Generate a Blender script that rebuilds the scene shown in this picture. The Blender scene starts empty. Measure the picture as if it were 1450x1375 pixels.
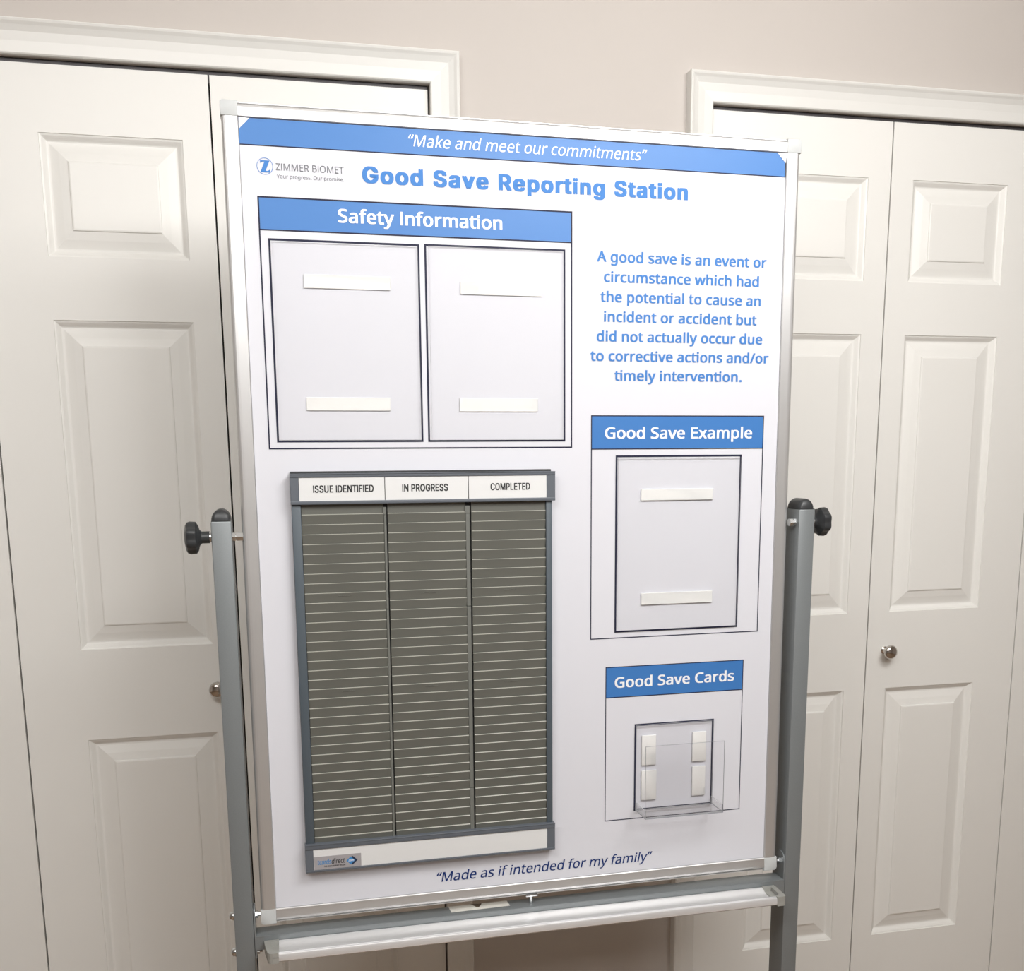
import bpy, bmesh, math, random
from mathutils import Matrix, Vector
from mathutils.geometry import tessellate_polygon

scene = bpy.context.scene
COL = scene.collection

# ------------------------------------------------------------------ camera
RT = Vector((0.97540388, -0.22026017, -0.00852744))
UP = Vector((0.04608469, 0.1659454, 0.98505752))
FW = Vector((0.21555385, 0.96122192, -0.1720144))
cam_data = bpy.data.cameras.new('camera')
cam = bpy.data.objects.new('camera', cam_data)
COL.objects.link(cam)
M = Matrix.Identity(4)
for i in range(3):
    M[i][0], M[i][1], M[i][2] = RT[i], UP[i], -FW[i]
M.translation = Vector((0.0, -2.00381, 1.37078))
cam.matrix_world = M
cam_data.sensor_fit = 'HORIZONTAL'
cam_data.sensor_width = 36.0
cam_data.lens = 1440.0 * 36.0 / 1450.0
cam_data.shift_y = 201.6 / 1450.0
cam_data.clip_start = 0.02
scene.camera = cam

# ------------------------------------------------------------------ world, lamps, exposure
world = bpy.data.worlds.new('room_ambient')
scene.world = world
world.use_nodes = True
world.node_tree.nodes['Background'].inputs[0].default_value = (0.9, 0.95, 1.0, 1)
world.node_tree.nodes['Background'].inputs[1].default_value = 0.3

def area_lamp(name, loc, target, sx, sy, power, color):
    d = bpy.data.lights.new(name, 'AREA')
    d.shape = 'RECTANGLE'; d.size = sx; d.size_y = sy
    d.energy = power; d.color = color
    o = bpy.data.objects.new(name, d)
    COL.objects.link(o)
    o.location = loc
    o.rotation_euler = (Vector(target) - Vector(loc)).to_track_quat('-Z', 'Y').to_euler()
    return o

area_lamp('main_lamp', (0.95, -1.55, 2.42), (0.50, 0.0, 1.5), 1.0, 0.6, 32.0, (1.0, 0.99, 0.975))
area_lamp('second_lamp', (-0.6, -1.95, 2.44), (0.0, 0.0, 1.4), 1.0, 0.6, 24.5, (1.0, 0.99, 0.975))
area_lamp('ceiling_lamp', (0.7, -2.7, 2.46), (0.7, -1.9, 0.0), 1.6, 0.9, 44.0, (1.0, 0.99, 0.975))

vs = scene.view_settings
scene.display_settings.display_device = 'sRGB'
vs.view_transform = 'Standard'
vs.look = 'None'
vs.exposure = 0.0
vs.gamma = 1.0
vs.use_curve_mapping = False

# ------------------------------------------------------------------ materials
def lin(c):
    return tuple((x / 255 / 12.92) if x / 255 <= 0.04045 else ((x / 255 + 0.055) / 1.055) ** 2.4 for x in c) + (1.0,)

def mat(name, rgb, rough=0.5, metal=0.0, spec=0.5, noise=None, bump=None, coat=0.0):
    """principled material; noise=(scale,amount) varies the colour a little, bump=(scale vector, strength)"""
    m = bpy.data.materials.new(name)
    m.use_nodes = True
    nt = m.node_tree
    b = nt.nodes['Principled BSDF']
    b.inputs['Base Color'].default_value = lin(rgb)
    b.inputs['Roughness'].default_value = rough
    b.inputs['Metallic'].default_value = metal
    b.inputs['Specular IOR Level'].default_value = spec
    b.inputs['Coat Weight'].default_value = coat
    tc = nt.nodes.new('ShaderNodeTexCoord')
    if noise:
        n = nt.nodes.new('ShaderNodeTexNoise'); n.inputs['Scale'].default_value = noise[0]
        n.inputs['Detail'].default_value = 4
        nt.links.new(tc.outputs['Object'], n.inputs['Vector'])
        mx = nt.nodes.new('ShaderNodeMix'); mx.data_type = 'RGBA'
        c = lin(rgb)
        mx.inputs['A'].default_value = tuple(v * (1 - noise[1]) for v in c[:3]) + (1,)
        mx.inputs['B'].default_value = tuple(min(1, v * (1 + noise[1])) for v in c[:3]) + (1,)
        nt.links.new(n.outputs['Fac'], mx.inputs['Factor'])
        nt.links.new(mx.outputs['Result'], b.inputs['Base Color'])
    if bump:
        mp = nt.nodes.new('ShaderNodeMapping'); mp.inputs['Scale'].default_value = bump[0]
        n2 = nt.nodes.new('ShaderNodeTexNoise'); n2.inputs['Scale'].default_value = 1.0
        n2.inputs['Detail'].default_value = 5
        bp = nt.nodes.new('ShaderNodeBump'); bp.inputs['Strength'].default_value = bump[1]
        bp.inputs['Distance'].default_value = 0.001
        nt.links.new(tc.outputs['Object'], mp.inputs['Vector'])
        nt.links.new(mp.outputs['Vector'], n2.inputs['Vector'])
        nt.links.new(n2.outputs['Fac'], bp.inputs['Height'])
        nt.links.new(bp.outputs['Normal'], b.inputs['Normal'])
    return m

def clear_mat(name, tint, ior=1.45, rough=0.02):
    m = bpy.data.materials.new(name)
    m.use_nodes = True
    nt = m.node_tree
    nt.nodes.clear()
    out = nt.nodes.new('ShaderNodeOutputMaterial')
    mix = nt.nodes.new('ShaderNodeMixShader')
    fr = nt.nodes.new('ShaderNodeFresnel')
    geo = nt.nodes.new('ShaderNodeNewGeometry')
    mr = nt.nodes.new('ShaderNodeMapRange')          # a thin sheet reflects the same from both sides
    mr.inputs['To Min'].default_value = ior; mr.inputs['To Max'].default_value = 1.0 / ior
    nt.links.new(geo.outputs['Backfacing'], mr.inputs['Value'])
    nt.links.new(mr.outputs['Result'], fr.inputs['IOR'])
    tr = nt.nodes.new('ShaderNodeBsdfTransparent'); tr.inputs['Color'].default_value = tint
    gl = nt.nodes.new('ShaderNodeBsdfGlossy'); gl.inputs['Roughness'].default_value = rough
    nt.links.new(fr.outputs['Fac'], mix.inputs['Fac'])
    nt.links.new(tr.outputs['BSDF'], mix.inputs[1])
    nt.links.new(gl.outputs['BSDF'], mix.inputs[2])
    nt.links.new(mix.outputs['Shader'], out.inputs['Surface'])
    return m

WALL = mat('wall_paint', (200, 193, 187), 0.7, noise=(3, 0.02), bump=((90, 90, 90), 0.10))
CEIL = mat('ceiling_paint', (235, 232, 226), 0.8, noise=(4, 0.02))
FLOOR = mat('carpet', (146, 124, 103), 0.95, noise=(160, 0.25), bump=((300, 300, 300), 0.6))
DOORP = mat('door_paint', (236, 235, 231), 0.42, spec=0.4, noise=(2.5, 0.012), bump=((18, 18, 140), 0.10))
TRIMP = mat('trim_paint', (229, 228, 224), 0.38, spec=0.45, noise=(3, 0.012))
DARK = mat('closet_shade', (42, 40, 40), 0.8, noise=(5, 0.05))  # closet shade put into the colour, so the door gaps stay dark
TRACK = mat('track_metal', (74, 72, 74), 0.5, 0.3, noise=(20, 0.05))
CHROME = mat('knob_chrome', (205, 200, 195), 0.12, 1.0, noise=(20, 0.02))
ZINC = mat('zinc_bolt', (215, 218, 220), 0.22, 1.0, noise=(60, 0.04))
ALU = mat('satin_aluminium', (214, 214, 214), 0.36, 0.7, noise=(30, 0.02), bump=((4, 4, 900), 0.03))
ALUT = mat('tray_aluminium', (238, 238, 239), 0.26, 0.5, noise=(30, 0.02), bump=((4, 900, 900), 0.03))
CAPG = mat('grey_corner_plastic', (196, 199, 199), 0.45, noise=(30, 0.02))
CAPD = mat('grey_tray_plastic', (160, 160, 155), 0.45, noise=(30, 0.02))
POST = mat('grey_powder_coat', (132, 137, 139), 0.36, 0.25, noise=(500, 0.08))
BLACKP = mat('black_plastic', (50, 52, 54), 0.38, noise=(60, 0.08))
RUBBER = mat('caster_rubber', (40, 40, 42), 0.6, noise=(60, 0.08))
POSTER = mat('poster_white', (221, 222, 229), 0.45, spec=0.3, noise=(2, 0.006))
BLUE = mat('poster_blue', (64, 122, 190), 0.42, spec=0.4, noise=(4, 0.02))
BLUETXT = mat('poster_blue_ink', (72, 130, 200), 0.55, spec=0.2, noise=(4, 0.02))
NAVY = mat('poster_navy_ink', (30, 56, 116), 0.5, spec=0.2, noise=(4, 0.02))
NAVYLINE = mat('poster_line_ink', (44, 46, 66), 0.55, spec=0.2, noise=(4, 0.02))
WHITEINK = mat('poster_white_ink', (244, 246, 250), 0.35, noise=(4, 0.005))
GREYINK = mat('poster_grey_ink', (118, 120, 126), 0.5, spec=0.2, noise=(4, 0.02))
BLACKINK = mat('black_ink', (40, 42, 44), 0.5, noise=(4, 0.02))
BOARDW = mat('whiteboard_enamel', (238, 240, 243), 0.2, noise=(3, 0.005))
BEZEL = mat('rack_bezel_grey', (98, 104, 112), 0.42, noise=(40, 0.03))
RAIL = mat('rack_rail_grey', (82, 92, 100), 0.42, noise=(40, 0.03))
SLOT = mat('rack_slot_grey', (104, 105, 99), 0.42, noise=(12, 0.03))
LIP = mat('rack_lip_highlight', (172, 172, 162), 0.3, noise=(12, 0.03))
SLOTD = mat('rack_divider_grey', (112, 114, 109), 0.5, noise=(12, 0.03))
RBACK = mat('rack_back_dark', (52, 54, 56), 0.5, noise=(12, 0.05))
CARD = mat('header_card', (226, 227, 227), 0.45, noise=(4, 0.01))
SILVER = mat('silver_sticker', (178, 176, 180), 0.35, 0.2, noise=(200, 0.05))
LBLUE = mat('sticker_blue', (70, 140, 200), 0.4, noise=(10, 0.03))
DBLUE = mat('sticker_dark', (35, 52, 80), 0.4, noise=(10, 0.03))
ACRYL = clear_mat('clear_acrylic', (0.992, 0.992, 0.994, 1), 1.3)
HAZEA = clear_mat('clear_acrylic_pane', (0.992, 0.992, 0.992, 1), 1.35)
AEDGE = mat('acrylic_edge', (120, 122, 130), 0.3, noise=(30, 0.03))
AEDGEL = mat('acrylic_edge_light', (176, 178, 182), 0.2, noise=(30, 0.03))
TAPE = mat('foam_tape', (236, 236, 234), 0.6, noise=(20, 0.01))
LABELW = mat('paper_label', (226, 224, 216), 0.6, noise=(90, 0.10))
LABELP = mat('label_print', (92, 80, 68), 0.6, noise=(120, 0.4))

# ------------------------------------------------------------------ helpers
def new_obj(name, bm, m, parent=None, smooth=False, recalc=True):
    me = bpy.data.meshes.new(name)
    if recalc:
        bmesh.ops.recalc_face_normals(bm, faces=bm.faces)
    bm.to_mesh(me); bm.free()
    for mm in (m if isinstance(m, (list, tuple)) else [m]):
        me.materials.append(mm)
    if smooth:
        me.polygons.foreach_set('use_smooth', [True] * len(me.polygons))
        try:
            me.set_sharp_from_angle(angle=math.radians(38))
        except Exception:
            pass
    o = bpy.data.objects.new(name, me)
    COL.objects.link(o)
    if parent is not None:
        o.parent = parent
    return o

def box(bm, x0, x1, y0, y1, z0, z1, bev=0.0, seg=1):
    t = bmesh.new()
    bmesh.ops.create_cube(t, size=1.0)
    for v in t.verts:
        v.co = Vector(((x0 + x1) / 2 + v.co.x * (x1 - x0), (y0 + y1) / 2 + v.co.y * (y1 - y0), (z0 + z1) / 2 + v.co.z * (z1 - z0)))
    if bev > 0:
        bmesh.ops.bevel(t, geom=list(t.edges), offset=bev, segments=seg, profile=0.5, affect='EDGES')
    join(bm, t)
    return bm

def join(bm, t, mi=None):
    vm = {v: bm.verts.new(v.co) for v in t.verts}
    for f in t.faces:
        try:
            g = bm.faces.new([vm[v] for v in f.verts])
            g.material_index = f.material_index if mi is None else mi
        except ValueError:
            pass
    t.free()

def cylx(bm, x0, x1, cy, cz, r0, r1=None, seg=24, fn=None):
    """a solid of revolution piece along x; fn(angle) scales the radius"""
    r1 = r0 if r1 is None else r1
    return lathe(bm, [(x0, 0), (x0, r0), (x1, r1), (x1, 0)], (0, cy, cz), 'X', seg, fn)

def lathe(bm, prof, c, axis='X', seg=24, fn=None):
    rings = []
    for a, r in prof:
        ring = []
        for k in range(1 if r <= 1e-7 else seg):
            t = 2 * math.pi * k / seg
            rr = r * (fn(t, r) if fn else 1.0)
            p, q = rr * math.cos(t), rr * math.sin(t)
            co = {'X': (c[0] + a, c[1] + p, c[2] + q), 'Y': (c[0] + p, c[1] + a, c[2] + q), 'Z': (c[0] + p, c[1] + q, c[2] + a)}[axis]
            ring.append(bm.verts.new(co))
        rings.append(ring)
    for A, B in zip(rings, rings[1:]):
        if len(A) == 1 and len(B) == 1:
            continue
        for k in range(seg):
            l = (k + 1) % seg
            if len(A) == 1:
                bm.faces.new([A[0], B[k], B[l]])
            elif len(B) == 1:
                bm.faces.new([A[k], B[0], A[l]])
            else:
                bm.faces.new([A[k], B[k], B[l], A[l]])
    return bm

def prism(bm, poly, axis, a0, a1):
    """extrude polygon (list of 2D points) along axis. X: pts are (y,z); Y: (x,z); Z: (x,y)"""
    def P(p, a):
        return {'X': (a, p[0], p[1]), 'Y': (p[0], a, p[1]), 'Z': (p[0], p[1], a)}[axis]
    A = [bm.verts.new(P(p, a0)) for p in poly]
    B = [bm.verts.new(P(p, a1)) for p in poly]
    n = len(poly)
    for k in range(n):
        bm.faces.new([A[k], A[(k + 1) % n], B[(k + 1) % n], B[k]])
    bm.faces.new(A); bm.faces.new(B[::-1])
    return bm

def sweep(bm, prof, pts):
    """prof: list of (w,t); pts(w,t,end) -> 3D for the two ends"""
    A = [bm.verts.new(pts(w, t, 0)) for w, t in prof]
    B = [bm.verts.new(pts(w, t, 1)) for w, t in prof]
    n = len(prof)
    for k in range(n):
        bm.faces.new([A[k], A[(k + 1) % n], B[(k + 1) % n], B[k]])
    bm.faces.new(A); bm.faces.new(B[::-1])
    return bm

def empty(name, loc=(0, 0, 0), matrix=None):
    o = bpy.data.objects.new(name, None)
    COL.objects.link(o)
    o.empty_display_size = 0.05
    if matrix is not None:
        o.matrix_world = matrix
    else:
        o.location = loc
    return o

def tag(o, label=None, cat=None, group=None, kind=None):
    if label: o['label'] = label
    if cat: o['category'] = cat
    if group: o['group'] = group
    if kind: o['kind'] = kind
    return o

def structure(name, bm, m, parent=None, smooth=False):
    o = new_obj(name, bm, m, parent, smooth)
    if parent is None:
        o['kind'] = 'structure'
    return o

# ------------------------------------------------------------------ letter outlines (500 units to the em)
HUMANIST_LETTERS = {
  '.': (108, "29,22 31,34 36,43 44,47 53,49 63,47 71,43 77,34 79,22 77,9 71,1 63,-4 53,-6 44,-4 36,1 31,9"),
  '/': (150, "145,286 38,0 4,0 111,286"),
  'A': (257, "219,0 184,89 71,89 36,0 0,0 112,287 144,287 256,0;141,207 140,212 137,219 134,227 132,236 129,244 128,250 123,234 121,226 119,219 115,207 83,121 173,121"),
  'B': (261, "121,286 154,285 181,279 202,270 217,257 226,239 229,215 229,205 227,195 223,185 215,174 205,164 196,159 186,155 175,152 175,150 186,148 197,144 207,140 217,134 224,127 231,118 235,108 238,95 239,81 238,65 234,50 227,37 218,26 206,17 193,9 177,4 159,1 140,0 39,0 39,286;128,164 150,166 167,170 178,176 186,185 191,197 192,211 190,226 185,237 175,245 162,251 144,254 122,255 75,255 75,164;75,134 75,30 133,30 156,32 173,37 186,45 194,56 199,69 200,84 199,98 194,111 185,121 172,128 160,132 146,134 130,134"),
  'C': (254, "162,259 147,258 133,255 120,251 109,245 98,237 89,228 81,217 75,205 69,191 66,177 63,160 63,143 64,121 67,100 74,82 82,66 93,52 106,42 122,34 140,29 161,28 174,28 185,29 197,31 208,33 219,36 230,39 230,8 219,4 208,1 197,-1 185,-3 171,-4 156,-4 128,-2 104,4 83,14 65,28 50,45 39,65 31,89 26,115 24,144 25,165 28,184 33,203 40,220 49,235 60,249 72,261 87,272 103,280 121,286 141,289 162,290 177,290 191,288 204,286 218,283 230,278 241,273 227,243 217,247 208,250 197,254 186,256 174,258"),
  'E': (223, "199,0 39,0 39,286 199,286 199,255 75,255 75,165 192,165 192,134 75,134 75,32 199,32"),
  'G': (292, "163,151 262,151 262,11 247,6 231,2 215,0 199,-2 181,-4 162,-4 133,-2 108,4 87,14 68,27 52,44 40,65 31,88 26,114 24,143 26,172 32,198 42,221 56,241 72,258 93,272 116,282 143,288 173,290 189,290 204,288 218,286 232,283 246,278 258,273 245,242 234,247 223,250 210,254 197,256 184,258 171,259 149,257 130,252 112,245 97,234 85,221 75,205 68,186 64,166 62,143 63,121 67,101 73,83 82,67 93,53 108,42 125,34 146,29 170,27 182,27 193,28 202,29 215,31 226,34 226,119 163,119"),
  'H': (298, "258,0 222,0 222,134 75,134 75,0 39,0 39,286 75,286 75,165 222,165 222,286 258,286"),
  'I': (100, "32,0 32,286 68,286 68,0"),
  'M': (364, "165,0 71,251 69,251 70,242 71,231 71,218 72,203 72,189 72,174 72,0 39,0 39,286 92,286 180,52 182,52 272,286 325,286 325,0 289,0 289,176 289,190 289,204 290,217 291,230 291,241 292,251 290,251 195,0"),
  'N': (305, "266,0 224,0 71,238 69,238 70,228 70,216 72,189 72,175 72,160 72,0 39,0 39,286 81,286 233,49 235,49 234,69 233,97 232,111 232,125 232,286 266,286"),
  'O': (314, "289,144 288,122 285,102 280,83 274,66 265,50 255,36 243,24 229,14 214,6 197,1 178,-3 157,-4 135,-3 116,1 98,7 83,15 69,25 57,37 47,51 39,66 32,83 28,102 25,122 24,144 26,172 31,198 39,221 50,241 65,258 83,272 104,283 129,289 157,291 184,289 208,283 229,272 247,259 262,242 274,221 282,198 287,172;63,144 64,121 67,100 73,81 80,65 91,52 104,41 119,34 137,29 157,27 177,29 195,34 210,41 222,52 233,65 241,81 246,100 249,121 251,144 248,177 241,205 228,228 210,245 187,256 157,259 137,257 119,253 104,245 91,235 80,221 73,205 67,187 64,166"),
  'R': (250, "118,286 140,285 160,282 177,277 191,270 202,261 211,250 217,237 221,222 222,205 221,191 218,178 214,167 208,157 200,149 192,143 183,137 174,132 165,128 243,0 201,0 132,118 75,118 75,0 39,0 39,286;116,255 75,255 75,149 118,149 139,150 156,155 169,163 178,173 183,187 185,203 184,215 182,225 177,233 168,243 155,250 144,253 131,254"),
  'S': (221, "201,77 200,60 196,46 189,33 179,22 168,13 153,6 137,0 119,-3 99,-4 89,-4 78,-3 68,-2 54,0 42,2 30,6 20,10 20,44 31,40 43,36 56,32 71,30 86,28 101,27 114,28 126,30 136,33 149,40 158,49 163,60 165,73 164,86 159,97 151,106 139,115 127,120 114,126 98,132 86,137 75,142 66,147 53,155 43,165 34,176 29,188 26,197 25,207 24,217 25,232 29,245 36,256 44,266 55,275 68,281 82,286 98,289 115,290 131,290 145,288 159,286 171,283 183,279 194,274 183,243 173,247 162,251 151,254 139,257 127,258 115,259 103,258 93,256 85,253 74,247 67,239 62,229 61,217 62,204 67,193 74,184 86,176 96,170 109,165 123,159 139,153 153,146 166,139 176,132 185,123 192,114 197,103 200,91"),
  'T': (223, "130,0 93,0 93,255 4,255 4,286 219,286 219,255 130,255"),
  'Y': (227, "113,146 188,286 227,286 132,111 132,0 95,0 95,109 0,286 39,286"),
  'Z': (230, "214,0 15,0 15,27 166,254 20,254 20,286 210,286 210,259 59,32 214,32"),
  'a': (225, "115,219 139,217 159,211 174,201 184,188 190,169 192,146 192,0 167,0 160,30 158,30 149,20 139,11 129,4 117,0 108,-2 98,-4 86,-4 74,-3 62,-1 52,3 42,8 34,15 27,24 22,34 19,46 18,60 21,80 30,96 44,109 64,119 90,125 121,128 158,130 158,142 157,158 153,171 146,180 138,185 127,189 113,190 102,189 92,188 81,185 71,182 62,178 53,174 42,200 52,205 63,209 75,213 88,216 102,218;126,104 102,102 83,97 70,91 62,83 57,72 55,59 58,44 66,33 79,27 94,24 111,26 126,31 140,39 150,51 156,67 158,86 158,105"),
  'b': (247, "69,231 69,217 69,205 68,195 67,186 69,186 76,195 85,203 95,209 106,214 120,217 136,219 161,215 182,206 200,191 214,169 222,141 225,107 223,84 220,64 214,46 205,31 195,18 182,8 168,2 153,-3 136,-4 120,-3 106,0 95,5 85,12 76,19 69,27 67,27 59,0 34,0 34,305 69,305;130,189 116,188 104,185 94,181 86,174 80,165 75,154 72,141 70,126 69,109 69,107 71,83 75,62 82,46 94,35 110,28 131,25 148,28 163,35 174,47 182,63 186,83 188,108 186,133 182,153 174,169 163,180 148,187"),
  'c': (193, "120,-4 102,-3 85,1 70,8 56,17 44,29 35,44 28,62 23,82 22,106 24,131 28,153 35,171 45,186 57,198 71,207 87,214 104,218 123,219 134,219 144,217 154,216 168,212 179,207 168,178 158,182 146,185 134,187 122,188 108,187 96,184 86,179 78,172 71,163 65,152 62,139 59,124 59,107 59,90 62,76 65,63 71,52 77,43 86,36 96,31 107,27 120,26 131,27 142,28 151,30 164,34 176,39 176,8 164,3 152,-1 142,-3 132,-4"),
  'd': (247, "110,-4 85,-1 64,8 46,24 33,45 25,73 22,107 25,141 33,169 46,191 64,206 86,216 111,219 126,218 140,215 152,210 162,203 170,196 177,187 180,187 178,203 177,212 177,219 177,305 213,305 213,0 184,0 179,29 177,29 170,20 162,12 152,6 140,0 126,-3;116,25 136,27 152,34 164,44 171,58 176,77 178,100 178,107 176,131 172,152 164,168 153,180 137,187 115,190 98,187 84,180 73,167 65,150 60,130 59,106 60,83 65,63 73,47 84,35 98,28"),
  'e': (227, "117,219 135,218 150,214 165,207 177,198 187,186 195,173 201,158 205,141 206,122 206,101 59,101 61,78 67,60 77,45 91,35 107,28 127,26 140,26 152,28 163,30 174,33 185,36 196,41 196,10 185,6 174,2 164,-1 152,-2 140,-4 126,-4 106,-3 88,2 72,8 57,18 45,30 35,46 28,63 24,83 22,106 23,128 27,148 34,166 43,182 54,195 67,205 82,213 99,217;117,190 101,188 88,183 77,174 68,162 63,147 59,129 169,129 168,140 166,151 163,161 156,173 146,182 138,187 128,189"),
  'f': (138, "133,188 79,188 79,0 44,0 44,188 6,188 6,204 44,216 44,229 45,246 47,261 52,273 58,284 66,292 76,299 87,303 99,306 113,307 126,306 137,305 147,302 155,300 146,272 139,274 131,276 123,277 114,278 98,275 88,266 83,257 80,244 79,229 79,215 133,215"),
  'g': (247, "110,219 124,218 137,215 149,211 159,205 169,196 178,186 180,186 184,215 213,215 213,-4 211,-23 208,-40 202,-55 194,-67 183,-78 170,-86 155,-92 137,-95 116,-96 101,-96 87,-95 74,-93 61,-90 50,-87 39,-83 39,-50 50,-55 62,-59 75,-63 89,-65 103,-66 118,-67 135,-65 150,-60 162,-51 171,-39 176,-24 178,-6 178,2 178,8 178,16 178,24 179,28 177,28 169,18 160,10 149,4 138,0 125,-3 111,-4 85,-1 63,9 46,25 32,47 25,75 22,107 25,139 32,166 46,189 63,205 85,216;115,189 104,188 93,185 84,180 77,172 70,163 65,152 61,138 59,123 59,107 60,82 65,62 73,46 84,34 99,27 116,25 131,26 144,29 155,34 163,42 170,53 174,65 176,75 178,86 178,99 178,107 177,125 175,141 171,154 166,165 159,174 151,181 141,186 129,188"),
  'h': (248, "69,215 69,208 69,200 68,192 67,185 70,185 77,195 87,204 98,210 110,215 123,218 137,219 153,218 168,215 180,210 191,204 200,195 206,185 211,172 214,157 215,140 215,0 180,0 180,138 179,153 175,166 169,176 160,184 147,188 132,189 117,188 105,185 95,180 86,173 80,164 75,154 72,141 70,127 69,111 69,0 34,0 34,305 69,305"),
  'i': (104, "69,215 69,0 34,0 34,215;52,296 60,294 66,290 71,283 73,273 71,263 66,256 60,252 52,251 44,252 37,256 33,263 31,273 33,283 37,290 44,294"),
  'k': (215, "69,146 69,138 68,129 67,111 69,111 72,115 76,120 86,132 91,138 95,142 163,215 204,215 117,123 211,0 168,0 93,100 69,79 69,0 34,0 34,305 69,305"),
  'l': (104, "69,0 34,0 34,305 69,305"),
  'm': (375, "270,219 292,217 310,211 324,200 334,185 340,165 342,140 342,0 308,0 308,138 306,154 303,166 297,176 289,184 277,188 264,189 245,187 230,181 219,171 212,157 207,140 206,119 206,0 171,0 171,138 170,154 166,167 160,177 152,184 141,188 127,189 113,188 102,185 93,180 85,173 79,165 75,154 72,142 70,127 69,111 69,0 34,0 34,215 63,215 68,186 70,186 77,196 86,204 97,211 108,215 120,218 133,219 149,218 163,215 175,210 185,203 193,194 199,183 201,183 209,194 219,203 230,210 243,215 256,218"),
  'n': (248, "138,219 161,217 180,211 196,200 207,185 213,165 215,140 215,0 180,0 180,138 179,153 175,166 169,176 160,184 147,188 132,189 111,187 95,180 83,169 75,154 71,135 69,111 69,0 34,0 34,215 63,215 68,186 70,186 78,196 88,204 99,211 111,215 124,218"),
  'o': (243, "221,108 220,91 218,75 214,60 209,47 202,36 194,25 185,16 174,9 162,3 149,-1 135,-3 121,-4 107,-3 94,-1 81,3 70,9 59,16 50,25 42,36 35,47 29,60 25,75 23,91 22,108 23,130 27,151 34,168 43,183 55,196 69,206 84,213 102,217 122,219 141,217 158,213 173,206 187,196 199,183 208,168 215,151 220,130;59,108 59,92 61,77 65,64 70,52 77,43 86,35 96,30 108,26 121,25 135,26 147,30 157,35 166,43 173,52 178,64 182,77 184,92 184,108 184,124 181,139 178,152 172,163 165,172 157,179 147,185 135,188 121,189 101,187 85,180 73,168 65,151 60,131"),
  'p': (247, "136,219 161,216 182,207 200,191 214,170 222,142 225,108 223,85 220,64 214,46 205,31 195,18 183,9 169,2 153,-3 136,-4 120,-3 107,0 95,5 85,12 76,19 69,27 67,27 68,20 69,10 69,0 69,-8 69,-96 34,-96 34,215 63,215 68,186 69,186 76,194 85,202 95,209 106,215 115,217 125,218;130,189 116,188 105,186 95,181 87,175 81,166 76,156 72,144 70,131 69,115 69,108 70,91 72,76 75,63 80,52 86,42 94,35 104,30 116,26 131,25 143,26 154,30 163,36 171,44 177,54 182,66 185,79 187,93 188,108 186,131 182,151 174,167 163,179 148,187"),
  'r': (166, "134,219 141,219 147,218 154,218 160,217 155,184 150,185 144,186 138,187 132,187 120,186 108,182 98,175 88,167 80,157 74,144 72,135 70,125 69,115 69,0 34,0 34,215 63,215 67,176 69,176 76,187 85,197 95,206 107,213 120,217"),
  's': (193, "174,59 173,46 169,35 164,24 156,16 146,9 134,3 120,-1 105,-3 88,-4 74,-4 61,-2 50,0 39,2 30,6 21,10 21,42 30,38 40,34 52,30 64,27 77,25 89,24 105,25 118,28 128,33 137,43 140,56 139,64 136,71 129,77 120,83 111,88 100,93 87,98 74,103 62,109 51,114 38,123 28,133 22,146 20,162 23,179 30,193 43,204 59,212 79,217 101,219 114,219 126,217 138,215 149,212 159,209 170,204 158,176 148,180 139,183 129,186 119,188 109,190 99,190 85,189 74,187 66,183 57,175 54,164 55,156 59,149 66,143 77,137 86,133 97,128 109,123 122,118 134,113 144,107 157,99 166,88 172,75"),
  't': (145, "106,25 114,25 122,26 130,28 136,29 136,2 129,0 120,-2 110,-4 100,-4 89,-3 79,-1 69,2 60,7 52,13 46,22 41,33 38,46 37,63 37,188 6,188 6,204 37,219 51,264 72,264 72,215 134,215 134,188 72,188 72,63 73,51 76,42 82,34 92,27"),
  'u': (248, "214,215 214,0 185,0 180,28 178,28 170,18 160,10 149,4 137,-1 124,-3 110,-4 94,-3 79,0 67,4 56,11 47,19 40,30 36,42 33,57 32,74 32,215 67,215 67,77 69,61 73,48 79,38 88,31 100,27 115,25 130,26 143,29 153,34 161,41 168,50 173,61 176,73 178,87 178,103 178,215"),
  'v': (204, "81,0 0,215 38,215 83,88 87,79 90,69 94,58 97,48 99,39 101,31 102,31 104,39 107,48 110,58 114,69 117,79 120,88 166,215 204,215 122,0"),
  'w': (316, "173,121 168,138 166,146 164,154 160,168 159,174 158,178 156,178 155,174 154,168 151,154 149,146 147,138 145,129 142,121 103,0 63,0 4,215 41,215 71,101 74,89 77,77 79,66 82,55 83,45 85,36 86,36 88,42 89,49 92,64 94,72 96,80 99,87 101,94 139,215 177,215 214,94 220,75 223,64 225,54 227,45 229,37 230,37 231,45 233,54 236,65 238,76 241,89 245,101 275,215 311,215 251,0 210,0"),
  'x': (213, "85,110 11,215 51,215 106,134 161,215 201,215 127,110 205,0 165,0 106,86 47,0 7,0"),
  'y': (205, "0,215 38,215 85,93 88,82 92,72 95,62 98,52 101,43 103,34 104,34 107,46 112,60 115,71 119,82 123,93 166,215 204,215 112,-30 107,-42 101,-54 94,-65 87,-74 78,-82 69,-88 59,-93 47,-95 34,-96 25,-96 17,-95 10,-94 4,-93 4,-65 9,-66 15,-67 21,-67 28,-67 40,-66 50,-63 58,-57 65,-50 71,-40 76,-29 87,-1"),
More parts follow.
